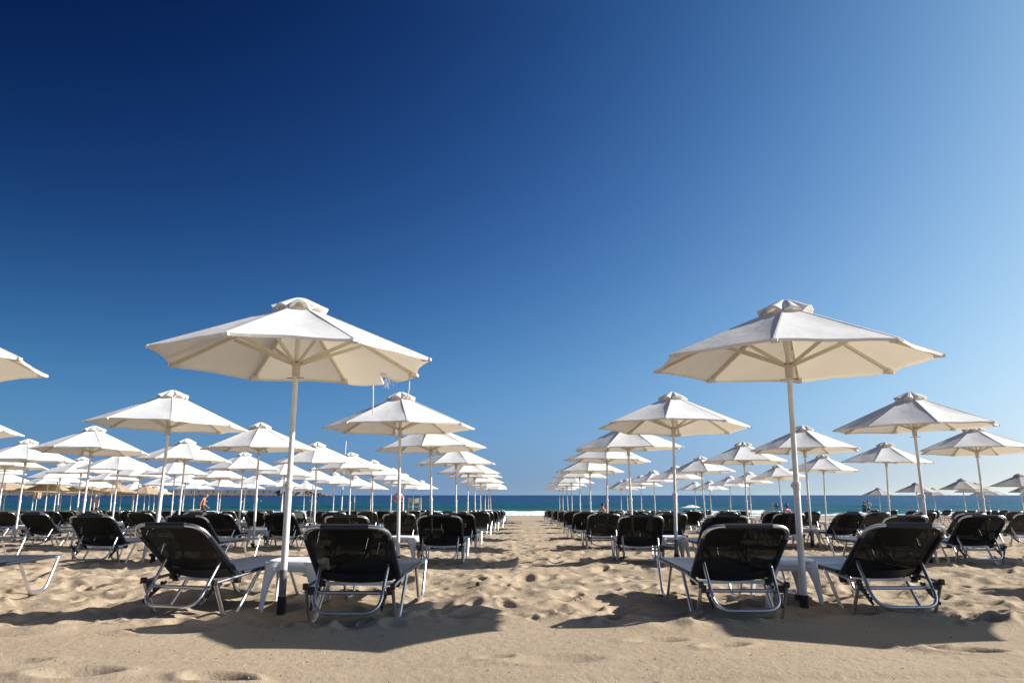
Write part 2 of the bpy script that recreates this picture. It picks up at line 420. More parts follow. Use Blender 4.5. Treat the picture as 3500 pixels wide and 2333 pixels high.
    def strip(x0, x1, y0, y1, hgt, st=.45, gap=0.0):
        nx = int((x1 - x0) / st); ny = max(6, int((y1 - y0) / .5))
        A = smooth_noise(ns, nx + 1, ny + 1, max(2, nx // 4), max(2, ny // 3)); B = ns.standard_normal((ny + 1, nx + 1)) * .35
        E0 = smooth_noise(ns, nx + 1, 1, max(2, nx // 5), 1)[0]; E1 = smooth_noise(ns, nx + 1, 1, max(2, nx // 7), 1)[0]
        P = []
        for j in range(ny + 1):
            t = j / ny; row = []
            for i2 in range(nx + 1):
                x = x0 + (x1 - x0) * i2 / nx
                ya = y0 + E0[i2] * .35; yb = y1 + E1[i2] * .9
                prof = math.sin(PI * min(1, max(0, t))) ** .5 if 0 < t < 1 else 0
                end = min(1, i2 / 6, (nx - i2) / 6)
                z = SEA - .05 + end * prof * (hgt * (.75 + .3 * A[j, i2] + .22 * B[j, i2]) + .05)
                row.append((x, ya + (yb - ya) * t, z))
            P.append(row)
        mb.grid(P)
    strip(-64, 17, 69.3, 83, .26)
    strip(14, 64, 69.4, 73.5, .12); strip(18, 30, 77, 84, .26); strip(33, 38, 76, 80, .2); strip(42, 60, 78, 81, .2)
    strip(23, 27, 104, 108, .55, .3); strip(-40, -33, 88, 90, .25)
    o = mb.build('surf_foam', foam); tag(o, kind='stuff', label='white surf foam breaking along the water edge', cat='foam')
build_sea()

# ------------------------------------------------------------------ umbrella
RIMZ, RAD, SLOPE = 2.073, 1.2, .431
def cdir(a): return Vector((-math.sin(a), -math.cos(a), 0))
def canopy_mb(seed, torn=False, hi=True, R=RAD, rimz=RIMZ, slope=SLOPE):
    rs = random.Random(seed); mb = MB(); r0 = .13
    nr, nt = (9, 12) if hi else (4, 4)
    for k in range(8):
        a0 = k * PI / 4; a1 = a0 + PI / 4
        d0 = cdir(a0); d1 = cdir(a1)
        sagk = rs.uniform(.012, .03); ph = rs.uniform(0, 6); wr = rs.uniform(.002, .007)
        isT = torn and k == 4
        P = []
        for i in range(nr + 1):
            t = i / nr; r = r0 + (R - r0) * t; row = []
            for j in range(nt + 1):
                u = j / nt
                p = d0 * (r * (1 - u)) + d1 * (r * u)
                m = 4 * u * (1 - u)
                p *= 1 - .035 * m * t * t
                z = rimz + (R - r) * slope - sagk * m * math.sin(PI * min(1, t * .9)) + .012 * m * t ** 3
                if hi: z += wr * m * math.sin(9 * t + 7 * u + ph) * t + .0012 * m * math.sin(23 * u + ph * 2) * t
                if isT and t > .5:
                    z -= .055 * m * (t - .5) * 2
                    if j in (8,) and t > .99: p *= .88; z += .07
                row.append((p.x, p.y, z))
            P.append(row)
        mb.grid(P)
        # hem turned down
        edge = [Vector(p) for p in P[-1]]
        mb.grid([edge, [e + Vector((e.x * -.004, e.y * -.004, -.022)) for e in edge]])
        # corner pocket that holds the rib end
        if hi:
            for s in (1,):
                c = d0 * (R - .01) + Vector((0, 0, rimz - .022)); w = Vector((-d0.y, d0.x, 0))
                mb.add([c - w * .035 + d0 * -.07, c + w * .035 + d0 * -.07, c + w * .022 + d0 * .012, c - w * .022 + d0 * .012,
                        c - w * .035 + d0 * -.07 + Vector((0, 0, .045)), c + w * .035 + d0 * -.07 + Vector((0, 0, .045)), c + w * .022 + d0 * .012 + Vector((0, 0, .022)), c - w * .022 + d0 * .012 + Vector((0, 0, .022))],
                       [(3, 2, 1, 0), (0, 1, 5, 4), (1, 2, 6, 5), (2, 3, 7, 6), (3, 0, 4, 7)], False)
    return mb
def seam_mb(rimz=RIMZ):
    mb = MB()
    for k in range(8):
        d = cdir(k * PI / 4); w = Vector((-d.y, d.x, 0))
        a = d * .16 + Vector((0, 0, rimz + (RAD - .16) * SLOPE + .004)); b = d * (RAD - .01) + Vector((0, 0, rimz + .006))
        mb.add([a - w * .008, a + w * .008, b + w * .010, b - w * .010], [(0, 1, 2, 3)], False)
    return mb
def vent_mb(seed, hi=True, rimz=RIMZ):
    rs = random.Random(seed * 3 + 1); mb = MB(); n = 64 if hi else 16; m = 7 if hi else 3; Rv = .222
    zc = rimz + (RAD - Rv) * SLOPE; top = 2.647 - RIMZ + rimz
    P = []; offs = [rs.uniform(.6, 1.3) for _ in range(8)]; sk = rs.uniform(-.2, .2)
    for i in range(m + 1):
        t = i / m; row = []
        for j in range(n + 1):
            a = 2 * PI * (j % n) / n; s = (a * 8 / (2 * PI)) % 1; k = int(a * 8 / (2 * PI)) % 8
            arch = math.sin(PI * s) ** .8 * offs[k]
            r = Rv * (t ** .9) * (1 + .10 * arch * t * t)
            z = top - (top - zc - .004) * (t ** 1.45) + .056 * arch * t ** 2.2 - .012 * (1 - math.sin(PI * s)) * math.sin(PI * t)
            if hi: z += .006 * math.sin(a * 19 + seed) * t * (1 - t) * 3
            d = cdir(a); row.append((d.x * r, d.y * r, z + .01 * sk * d.x))
        P.append(row)
    mb.grid(P)
    e = [Vector(p) for p in P[-1]]
    mb.grid([e, [Vector((p.x * .90, p.y * .90, p.z - .018)) for p in e]])
    return mb
def ribs_mb(k, rimz=RIMZ):
    d = cdir(k * PI / 4); mb = MB()
    a = d * .05 + Vector((0, 0, rimz + (RAD - .05) * SLOPE - .022)); b = d * (RAD - .012) + Vector((0, 0, rimz - .012))
    mb.bar(a, b, .017, .030); mb.lathe([(0, -.0), (.006, 0), (.006, .0)], b)
    return mb
def strut_mb(k, rimz=RIMZ):
    d = cdir(k * PI / 4); mb = MB(); zr = rimz - .02
    a = d * .035 + Vector((0, 0, zr)); b = d * .60 + Vector((0, 0, rimz + (RAD - .60) * SLOPE - .048))
    mb.bar(a, b, .013, .030); return mb
def make_umbrella(seed, torn=False, lod=0, cloth='canopy', rimz=RIMZ):
    root = empty('beach_umbrella')
    c = canopy_mb(seed, torn, lod < 2, rimz=rimz).build('canopy', M[cloth], root)
    if lod < 2: seam_mb(rimz).build('seam_tape', M[cloth], c)
    vent_mb(seed, lod < 2, rimz).build('vent_cap', M[cloth], root)
    n = 16 if lod < 2 else 8
    p = MB(); p.tube([(0, 0, .95), (0, 0, rimz + .52)], .0225, n)
    p.build('upper_pole', M['pole'], root)
    lo = MB(); lo.tube([(0, 0, .30), (0, 0, 1.02)], .0275, n); lo.build('lower_pole', M['pole'], root)
    j = MB(); j.tube([(0, 0, .985), (0, 0, 1.045)], .034, n)
    j.box((-.03, 0, 1.015), (.03, .03, .03), bev=.004); jo = j.build('pole_joint', M['pole'], root)
    if lod == 0:
        b = MB(); b.tube([(.005, -.045, 1.015), (.005, -.028, 1.015)], .006, 8); 
        b.build('bolt', M['rust'], jo)
    s = MB(); s.tube([(0, 0, .11), (0, 0, .335)], .030, n); s.build('ground_sleeve', M['bare'] if seed % 2 == 0 else M['pole'], root)
    s = MB(); s.tube([(0, 0, -.12), (0, 0, .125)], .036, n)
    if seed % 2: s.box((-.045, 0, .10), (.05, .04, .045), bev=.006)
    s.build('base_socket', M['rubber'], root)
    h = MB(); h.lathe([(.024, rimz - .13), (.034, rimz - .13), (.036, rimz - .03), (.052, rimz - .022), (.052, rimz - .004), (.026, rimz)], n=n)
    ho = h.build('runner', M['rib'], root)
    if lod == 0:
        b = MB(); b.lathe([(.053, rimz - .019), (.0545, rimz - .016), (.0545, rimz - .009), (.053, rimz - .006)], n=16)
        b.build('rusty_ring', M['rust'], ho)
        b = MB(); b.tube([(-.075, -.012, rimz - .145), (.075, -.012, rimz - .145)], .004, 6); b.build('locking_pin', M['bare'], root)
    if lod < 2:
        for k in range(8):
            rb = ribs_mb(k, rimz).build('rib', M['rib'], root)
            st = strut_mb(k, rimz).build('strut', M['rib'], root)
    else:
        b = MB()
        for k in range(8):
            m2 = strut_mb(k, rimz); b.add(m2.v, m2.f, False)
        b.build('struts', M['rib'], root)
    return root

# ------------------------------------------------------------------ lounger
def make_lounger(lod=0, sling='sling', seat='seat'):
    root = empty('sun_lounger'); n = 12 if lod == 0 else (8 if lod == 1 else 5)
    W = .33
    hin = (.17, .293); top = (-.36, .705)                       # (y, z)
    def bk(t, off=0.0):                                          # point on the backrest line
        y = hin[0] + (top[0] - hin[0]) * t; z = hin[1] + (top[1] - hin[1]) * t
        ny, nz = -(top[1] - hin[1]) / .671, (top[0] - hin[0]) / .671
        return y + ny * off, z + nz * off
    # side frames: rail + two hairpin legs
    for s in (-1, 1):
        mb = MB(); x = s * W
        pts = [(x, -.15, .262), (x, -.01, -.03), (x, .10, -.03), (x, .42, .305), (x, 1.53, .315)]
        seg1 = fillet([(x, -.15, .265), (x, .0, -.03), (x, .14, -.03), (x, .46, .30)], .06, 5)
        mb.tube(seg1, .016, n, flat=(1.15, .85)); mb.build('rear_leg', M['alu'], root)
        mb = MB()
        seg2 = fillet([(x, .92, .30), (x, 1.12, .004), (x, 1.36, .004), (x, 1.53, .312)], .07, 6)
        mb.tube(seg2, .016, n, flat=(1.15, .85)); mb.build('front_leg', M['alu'], root)
        mb = MB(); mb.tube([(x * .985, -.14, .255), (x * .985, .17, .28), (x * .985, .46, .305), (x * .985, 1.545, .318)], .013, n); mb.build('side_rail', M['alu'], root)
        if lod < 2:
            mb = MB(); mb.box((x, -.155, .262), (.036, .04, .045), bev=.006); mb.box((x * .93, -.10, .225), (.05, .05, .055), bev=.006)
            mb.build('end_cap', M['plastic_black'], root)
            mb = MB(); mb.box((x * .95, .17, .285), (.045, .05, .085), bev=.006); mb.box((x * .9, .19, .245), (.05, .045, .045), bev=.006); mb.build('hinge_bracket', M['plastic_black'], root)
            if lod == 0:
                mb = MB()                                        # toothed rack that holds the prop
                for q in range(5):
                    mb.box((x * .80, -.02 - q * .042, .155 - q * .022 + .07), (.016, .02, .035))
                mb.bar((x * .80, .03, .235), (x * .80, -.22, .105), .012, .02); mb.build('rack', M['plastic_black'], root)
    mb = MB(); mb.tube([(-W, 1.545, .318), (W, 1.545, .318)], .013, n); mb.build('foot_bar', M['alu'], root)
    mb = MB(); mb.tube([(-W * .93, -.095, .212), (W * .93, -.095, .212)], .0145, n); mb.build('rear_crossbar', M['alu'], root)
    mb = MB(); mb.bar((-W * .9, .19, .245), (W * .9, .19, .245), .022, .026); mb.build('hinge_crossbar', M['alu'], root)
    if lod < 2:
        mb = MB(); mb.tube([(-W * .95, 1.2, .285), (W * .95, 1.2, .285)], .011, n); mb.build('seat_crossbar', M['alu'], root)
    # backrest frame
    bw = .318
    def BP(x, t, off=0.0):
        y, z = bk(t, off); return (x, y, z)
    mb = MB()
    path = fillet([BP(-bw, 0), BP(-bw, 1.0), BP(bw, 1.0), BP(bw, 0)], [.135, .135], 9 if lod == 0 else 5)
    mb.tube(path, .0165, n); bf = mb.build('back_frame', M['alu'], root)
    # mesh back: sides wrapped round the frame, cut away at the corners, sleeve over the top
    nu, nv = (17, 13) if lod == 0 else ((9, 7) if lod == 1 else (7, 4))
    P = []
    for j in range(nv):
        t = .0 + .985 * j / (nv - 1); row = []
        for i in range(nu):
            u = i / (nu - 1) * 2 - 1
            lim = 1.0
            if t > .80: lim = 1.0 - .42 * ((t - .80) / .185) ** 1.9
            xx = u * (bw - .004) * lim
            sag = .018 * (1 - u * u) * math.sin(PI * min(1, t + .1)) + (.03 * (1 - u * u) * (1 - t / .2) if t < .2 else 0)
            row.append(BP(xx, t if t > 0 else -.02, sag - .004))
        P.append(row)
    mb = MB(); mb.grid(P); bs = mb.build('mesh_back', M[sling], root)
    if lod < 2:
        mb = MB()
        for s in (-1, 1):
            mb.tube([BP(s * bw, .04), BP(s * bw, .40), BP(s * bw, .785)], .0215, n)
        mb.tube([BP(-.178, .998), BP(.178, .998)], .0225, n)
        mb.build('sleeve', M['navy'] if sling == 'sling' else M[sling], bs)
        # lower lip of the back, doubled cloth
        mb = MB(); mb.grid([[BP(-.27 + .54 * i / 8, t, .012 + .022 * math.sin(PI * i / 8)) for i in range(9)] for t in (-.03, .06, .15)])
        mb.build('back_hem', M['navy'] if sling == 'sling' else M[sling], bs)
    # U-shaped prop
    mb = MB(); y0, z0 = bk(.31, .012)
    pr = fillet([(-.262, y0, z0), (-.25, -.25, .085), (.25, -.25, .085), (.262, y0, z0)], .13, 7 if lod == 0 else 4)
    mb.tube(pr, .0135, n); mb.build('back_prop', M['alu'], root)
    # seat
    nu, nv = (11, 9) if lod == 0 else (5, 4)
    P = []
    for j in range(nv):
        t = j / (nv - 1); y = .16 + 1.375 * t; row = []
        for i in range(nu):
            u = i / (nu - 1) * 2 - 1
            z = .297 + .023 * t + .014 - .026 * (1 - u * u) * math.sin(PI * (.06 + .88 * t)) ** .6
            row.append((u * .318, y, z))
        P.append(row)
    mb = MB(); mb.grid(P); se = mb.build('mesh_seat', M[seat], root)
    if lod < 2:
        mb = MB()
        for s in (-1, 1): mb.tube([(s * .322, .22, .305), (s * .322, 1.46, .322)], .0185, n)
        mb.build('seat_sleeve', M['navy'] if sling == 'sling' else M[sling], se)
    return root

# ------------------------------------------------------------------ table
def make_table(lod=0):
    root = empty('side_table'); S = .225; zt = .388
    def sq(s, z, n=6, p=5.0):
        out = []
        N = 8 * n
        for k in range(N):
            a = 2 * PI * k / N + PI / 4
            c, d = math.cos(a), math.sin(a); q = (abs(c) ** p + abs(d) ** p) ** (-1 / p)
            out.append(Vector((c * q * s, d * q * s, z)))
        return out
    mb = MB()
    rings = [sq(.001, zt - .004), sq(S * .80, zt - .004), sq(S * .86, zt), sq(S * .955, zt - .001), sq(S * .99, zt - .010), sq(S * 1.0, zt - .03), sq(S * 1.012, zt - .062), sq(S * .985, zt - .062), sq(S * .96, zt - .02), sq(.001, zt - .02)]
    rings = [r + [r[0]] for r in rings]
    mb.grid(rings); mb.build('tabletop', M['table'], root)
    for sx in (-1, 1):
        for sy in (-1, 1):
            mb = MB(); P = []
            for i in range(8):
                t = i / 7; z = (zt - .012) * (1 - t) - .04 * t
                o = S * (.985 + .13 * t); w = .085 * (1 - t) ** 3 + .062 * (1 - .35 * t); th = .010
                cx, cy = sx * o, sy * o
                pr = [(cx, cy - sy * w), (cx, cy - sy * .02), (cx - sx * .006, cy - sy * .006), (cx - sx * .02, cy), (cx - sx * w, cy),
                      (cx - sx * w, cy - sy * th), (cx - sx * .022, cy - sy * th), (cx - sx * th, cy - sy * .022), (cx - sx * th, cy - sy * w), (cx, cy - sy * w)]
                P.append([Vector((a, b, z)) for a, b in pr])
            if sx * sy < 0: P = [r[::-1] for r in P]
            mb.grid(P); mb.build('leg', M['table'], root)
    mb = MB()                                                    # arched aprons
    for ax in range(4):
        Mx = Matrix.Rotation(ax * PI / 2, 3, 'Z'); top = []; bot = []; it = []
        for i in range(13):
            u = i / 12 * 2 - 1; x = u * S * .93
            dz = .062 + .03 * abs(u) ** 6 
            top.append(Mx @ Vector((x, -S * .998, zt - .05))); bot.append(Mx @ Vector((x, -S * 1.008, zt - dz - .03)))
            it.append(Mx @ Vector((x, -S * .97, zt - dz - .03)))
        mb.grid([top, bot, it])
    mb.build('apron', M['table'], root)
    return root

# ------------------------------------------------------------------ layout
# (x, y) in metres of every umbrella pole: left field, right field, far left tan group, far right grey group
L = [(-1.88, 6.33), (-5.36, 6.15), (-1.74, 11.69), (-5.49, 11.72), (-9.49, 12.26), (-1.68, 15.94), (-5.41, 15.97), (-9.41, 16.58), (-8.73, 19.82), (-12.94, 19.83), (-5.43, 20.85), (-1.59, 21.71), (-15.98, 23.51), (-12.82, 24.33), (-8.78, 24.43), (-5.29, 24.67), (-17.73, 25.01), (-15.67, 27.3), (-1.61, 27.38), (-19.32, 27.6), (-12.72, 28.29), (-5.25, 28.43), (-8.78, 28.66), (-18.24, 30.39), (-15.15, 30.41), (-1.52, 31.36), (-12.71, 32.62), (-9.11, 34.25), (-5.58, 34.71), (-18.56, 34.98), (-24.54, 36.31), (-22.12, 36.51), (-1.54, 37.26), (-16.37, 37.51), (-9.1, 38.46), (-13.25, 38.76), (-5.71, 39.51), (-24.88, 40.33), (-19.14, 41.22), (-23.99, 42.96), (-8.95, 42.99), (-6.2, 43.15), (-1.56, 43.35), (-16.9, 43.56), (-13.5, 44.49), (-16.8, 47.3), (-1.51, 47.67), (-20.2, 47.93), (-26.58, 48.5), (-6.42, 48.84), (-5.92, 49.31), (-1.39, 50.16), (-25.27, 50.41), (-13.91, 50.5), (-9.48, 50.63), (-25.43, 52.9)]
R = [(2.42, 6.43), (6.17, 6.45), (6.38, 11.69), (2.53, 11.8), (10.58, 12.22), (2.52, 15.9), (6.55, 16.66), (10.43, 16.71), (2.55, 20.41), (6.41, 20.65), (10.41, 20.94), (10.6, 25.64), (2.7, 26.05), (6.7, 26.25), (2.79, 30.98), (11.35, 31.76), (7.02, 32.14), (6.92, 36.54), (11.94, 37.82), (3.0, 37.89), (7.18, 42.09), (12.24, 42.43), (3.16, 42.62), (7.28, 47.47), (3.21, 47.71), (13.11, 49.83), (7.33, 50.86), (3.22, 51.28), (12.48, 51.4)]
T = [(-27.31, 40.61), (-27.73, 42.47), (-28.93, 45.57), (-25.66, 41.53), (-25.74, 43.04), (-27.69, 47.4), (-25.12, 44.47), (-26.86, 48.59), (-23.72, 44.95), (-26.19, 52.14), (-24.8, 52.33), (-26.16, 50.45), (-24.0, 49.32)]
G = [(27.77, 57.02), (24.5, 45.59), (32.88, 58.67), (23.5, 39.19), (28.24, 45.78), (34.67, 54.85), (22.96, 33.98), (31.97, 46.51), (37.93, 54.31)]


ORD = ['front', 'second', 'third', 'fourth', 'fifth', 'sixth', 'seventh', 'eighth', 'ninth', 'tenth', 'eleventh', 'twelfth', 'thirteenth']
protoU = {}
def umb_proto(key):
    if key not in protoU:
        seed, torn, lod, cloth, rz = key
        r = make_umbrella(seed, torn, lod, cloth, rz); index_kids(r); protoU[key] = [r, False]
    return protoU[key]
def take(ent):
    if not ent[1]:
        ent[1] = True; return ent[0]
    return copy_tree(ent[0])
protoC = {}; protoT = {}
def chair(lod, sling='sling', seat='seat'):
    k = (lod, sling)
    if k not in protoC:
        r = make_lounger(lod, sling, seat); index_kids(r); protoC[k] = [r, False]
    return take(protoC[k])
def table(lod):
    if 0 not in protoT:
        r = make_table(lod); index_kids(r); protoT[0] = [r, False]
    return take(protoT[0])

def put(o, x, y, dz=0.0, rz=0.0, lx=0.0, ly=0.0):
    o.location = (x, y, (gz(y) + dz)); o.rotation_euler = (lx, ly, rz)

ROT = {(-1, 1, 1): .146, (1, 1, 1): .435, (-1, 2, 2): .33, (-1, 1, 2): .55, (-1, 3, 3): .2, (-1, 2, 3): .61, (1, 1, 2): .3, (1, 2, 2): .23, (1, 2, 3): .03, (1, 3, 3): .69}
CH = {(-1, 2, 1): [(-.66, .0, -2), (.36, .22, 1)], (-1, 1, 1): [(-.74, -.03, -14), (.66, -.37, -1)], (1, 1, 1): [(-.64, -.35, 1), (.65, -.17, 2)]}
def words(side, c, r):
    sd = 'left' if side < 0 else 'right'
    return ORD[r - 1], ('column beside the aisle on its ' + sd) if c == 1 else (ORD[c - 1] + ' column ' + sd + ' of aisle')

def field(pts, side, bounds):
    cols = {}
    for (x, y) in pts:
        ax = abs(x); c = 1
        for b in bounds:
            if ax > b: c += 1
        cols.setdefault(c, []).append((x, y))
    for c in sorted(cols):
        for r, (x, y) in enumerate(sorted(cols[c], key=lambda p: p[1]), 1):
            lod = 0 if y < 18 else (1 if y < 29 else 2)
            torn = (side == -1 and c == 1 and r == 1)
            seed = 100 if torn else 3 if (side, c, r) == (1, 1, 1) else (1 + rnd.randrange(4) if lod < 2 else 1 + rnd.randrange(2))
            rot = ROT.get((side, c, r), rnd.uniform(0, .785))
            lean = (.002, .001) if torn else ((.012, -.005) if (side, c, r) == (1, 1, 1) else (rnd.gauss(.004, .019), rnd.gauss(0, .019)))
            u = take(umb_proto((seed, torn, lod, 'canopy', RIMZ)))
            put(u, x, y, rnd.uniform(-.02, .02) if not (r == 1 and c == 1) else 0, -rot, -lean[1], lean[0])
            w1, w2 = words(side, c, r)
            if torn: lab = 'white umbrella with torn, fraying rear edge, front left of the aisle'
            elif (side, c, r) == (1, 1, 1): lab = 'large white umbrella in front, right of the aisle, brown-stained runner'
            else: lab = 'white umbrella, %s from front, %s' % (w1 if r > 1 else 'first', w2)
            tag(u, lab, 'umbrella', 'white umbrellas set out in columns')
            # two loungers and a table at each pole
            spots = CH.get((side, c, r))
            if spots is None:
                spots = [(-.66 + rnd.gauss(0, .05), -.27 + rnd.gauss(0, .10), rnd.gauss(-1, 3.5)), (.66 + rnd.gauss(0, .05), -.27 + rnd.gauss(0, .10), rnd.gauss(-1, 3.5))]
            for k, (dx, dy, rz) in enumerate(spots):
                ch = chair(lod)
                px, py = x + dx, y + dy
                put(ch, px, py, .0, R_(rz - .9), 0, 0)
                sl = -.0175 if y > 8 else 0
                ch.rotation_euler = (sl, 0, R_(rz - .9))
                tag(ch, 'black lounger %s of pole, %s row, %s' % (('left', 'right')[k], w1, w2), 'sun lounger', 'black sun loungers in pairs under the umbrellas')
            if rnd.random() < .93 or r == 1:
                tb = table(lod); put(tb, x + (rnd.gauss(0, .04) if r > 1 else 0), y + .42 + (rnd.gauss(0, .05) if r > 1 else 0), 0, R_(rnd.gauss(0, 4)) if r > 1 else 0)
                tag(tb, 'white plastic table by the pole, %s row, %s' % (w1, w2), 'table', 'white plastic tables between loungers')
field(L, -1, (3.5, 7.3, 11.2, 14.9, 17.6, 21.5))
field(R, 1, (4.8, 8.8))

def cluster(pts, cloths, sling, glabel, colr, chair_colr, place):
    for i, (x, y) in enumerate(sorted(pts)):
        cl = cloths[i % len(cloths)]
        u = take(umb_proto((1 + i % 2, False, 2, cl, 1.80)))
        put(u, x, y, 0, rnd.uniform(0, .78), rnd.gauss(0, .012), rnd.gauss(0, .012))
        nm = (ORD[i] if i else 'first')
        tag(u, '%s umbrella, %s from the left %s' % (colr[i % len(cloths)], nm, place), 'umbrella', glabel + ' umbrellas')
        for k, dx in enumerate((-.66, .66)):
            ch = chair(2, sling, sling); px = x + dx + rnd.gauss(0, .06); py = y - .3 + rnd.gauss(0, .15)
            put(ch, px, py, 0, R_(rnd.gauss(0, 5) + (0 if sling == 'khaki' else -14)))
            tag(ch, '%s lounger %s of pole of the %s umbrella from left %s' % (chair_colr, ('left', 'right')[k], nm, place), 'sun lounger', glabel + ' loungers')
cluster(T, ('tan', 'cream', 'tan'), 'khaki', 'tan', ('tan', 'pale yellow', 'tan'), 'khaki', 'in far left cluster')
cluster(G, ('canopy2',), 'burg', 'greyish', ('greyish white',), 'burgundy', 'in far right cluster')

# frayed threads and hanging strings of the torn canopy
def torn_bits():
    root = [o for o in COL.objects if o.get('label', '').startswith('white umbrella with torn')][0]
    cn = [c for c in root.children if c.name.startswith('canopy')][0]
    d0 = cdir(4 * PI / 4); d1 = cdir(5 * PI / 4)
    def ed(u, sc=1.0): return (d0 * (1 - u) + d1 * u) * RAD * sc
    for u, ln, bx in ((.42, .27, .03), (.93, .20, -.05)):
        p = ed(u, .97); z = RIMZ - .03 - .055 * 4 * u * (1 - u)
        mb = MB(); mb.tube(fillet([(p.x, p.y, z + .03), (p.x + .006, p.y, z - ln * .35), (p.x + bx * .3, p.y, z - ln)], .06), .006, 6)
        mb.build('hanging_string', M['canopy'], cn)
    mb = MB(); rs = random.Random(4)
    for i in range(11):
        p = ed(.60 + .13 * rs.random(), .95); z = RIMZ - .005 - .04 * rs.random()
        mb.tube([(p.x, p.y, z), (p.x + rs.uniform(-.02, .02), p.y, z - .05), (p.x + rs.uniform(-.03, .03), p.y, z - .055 - .03 * rs.random())], .0014, 4)
    mb.build('frayed_threads', M['canopy'], cn)
torn_bits()

# ------------------------------------------------------------------ people
def person(name_label, loc, rz, mat, joints, hair=None, clothes=(), scale=1.0, hair_mat=None, group=None):
    """joints: dict name -> (co, radius); edges from SK"""
    SK = [('pelvis', 'waist'), ('waist', 'chest'), ('chest', 'neck'), ('neck', 'jaw'), ('jaw', 'head'), ('head', 'crown'), ('chest', 'shl'), ('shl', 'ell'), ('ell', 'wrl'), ('chest', 'shr'), ('shr', 'elr'), ('elr', 'wrr'),
          ('pelvis', 'hipl'), ('hipl', 'knl'), ('knl', 'anl'), ('anl', 'tol'), ('pelvis', 'hipr'), ('hipr', 'knr'), ('knr', 'anr'), ('anr', 'tor')]
    names = list(joints); me = bpy.data.meshes.new('person')
    vs = [joints[n][0] for n in names]; es = [(names.index(a), names.index(b)) for a, b in SK]
    # five fingers per hand
    rad = [joints[n][1] for n in names]
    for w, e in (('wrl', 'ell'), ('wrr', 'elr')):
        W = Vector(joints[w][0]); d = (W - Vector(joints[e][0])).normalized()
        side = d.cross(Vector((0, 1, 0.01))).normalized()
        pi = len(vs); vs.append(tuple(W + d * .07)); rad.append((.036, .02)); es.append((names.index(w), pi))
        for k, (off, ln) in enumerate(((-.034, .062), (-.012, .074), (.012, .070), (.032, .054))):
            a = len(vs); vs.append(tuple(W + d * .10 + side * off)); rad.append((.0095, .0095)); es.append((pi, a))
            vs.append(tuple(W + d * (.10 + ln) + side * off * 1.1 + Vector((0, .012, 0)))); rad.append((.0085, .0085)); es.append((a, a + 1))
        a = len(vs); vs.append(tuple(W + d * .05 + side * -.045 + Vector((0, .01, 0)))); rad.append((.011, .011)); es.append((names.index(w), a))
        vs.append(tuple(W + d * .09 + side * -.06 + Vector((0, .02, 0)))); rad.append((.010, .010)); es.append((a, a + 1))
    me.from_pydata(vs, es, []); o = link(bpy.data.objects.new('person', me))
    o.modifiers.new('skin', 'SKIN')
    sv = me.skin_vertices[0].data if me.skin_vertices else None
    if sv is None:
        bm = bmesh.new(); bm.from_mesh(me); bm.verts.layers.skin.verify(); bm.to_mesh(me); bm.free(); sv = me.skin_vertices[0].data
    for i, r in enumerate(rad):
        sv[i].radius = r if isinstance(r, tuple) else (r, r)
        sv[i].use_root = (i == names.index('pelvis'))
    s = o.modifiers.new('sub', 'SUBSURF'); s.levels = 2; s.render_levels = 2
    o.modifiers['skin'].use_smooth_shade = True
    me.materials.append(mat)
    dg = bpy.context.evaluated_depsgraph_get(); ev = o.evaluated_get(dg); nm = bpy.data.meshes.new_from_object(ev)
    o.modifiers.clear(); o.data = nm
    if not nm.materials: nm.materials.append(mat)
    o.location = loc; o.rotation_euler = (0, 0, rz); o.scale = (scale,) * 3
    tag(o, name_label, 'person', group)
    H = Vector(joints['head'][0]); J = Vector(joints['jaw'][0])
    # face: nose, eyes, mouth, ears (the figure looks along local +y)
    up = (H - J).normalized(); fw = Vector((0, 1, 0)); fw = (fw - up * fw.dot(up)).normalized(); rt = fw.cross(up)
    mb = MB(); mb.tube([H + fw * .085 + up * .01, H + fw * .108 - up * .025], [.008, .014], 8); mb.build('nose', mat, o)
    for s2 in (-1, 1):
        mb = MB(); mb.lathe([(.001, .008), (.007, .005), (.009, 0), (.007, -.005), (.001, -.008)], H + fw * .088 + rt * (.031 * s2) + up * .012, 8); mb.build('eye', M['hair_d'], o)
        mb = MB(); mb.lathe([(.001, .03), (.013, .016), (.014, 0), (.010, -.018), (.001, -.028)], H + rt * (.082 * s2) - up * .005, 8); mb.build('ear', mat, o)
    mb = MB(); mb.tube([H + fw * .092 - up * .052 - rt * .022, H + fw * .096 - up * .052 + rt * .022], .006, 6); mb.build('mouth', M['skin'], o)
    if hair_mat:
        mb = MB(); c = H - fw * .018 + up * .030; P = []
        for i in range(9):
            t = i / 8; a = t * PI * .60; row = []
            for j in range(17):
                b = 2 * PI * j / 16
                v = up * math.cos(a) * .108 + (rt * math.cos(b) * .092 + fw * math.sin(b) * .104) * math.sin(a) * (1.0)
                if math.sin(b) > .2 and a > 1.15: v *= .86
                row.append(c + v * (1 + .04 * math.sin(5 * b + 7 * t)))
            P.append(row)
        mb.grid(P); mb.build('hair', hair_mat, o)
    for (cn, cm, rings) in clothes:
        mb = MB(); vsn = 16; P = []
        for (c, rx, ry) in rings:
            c = Vector(c); P.append([c + Vector((math.cos(2 * PI * k / vsn) * rx * (1 + .03 * math.sin(k * 3 + c.z * 20)), math.sin(2 * PI * k / vsn) * ry, 0)) for k in range(vsn + 1)])
        mb.grid(P); mb.build(cn, cm, o)
    return o
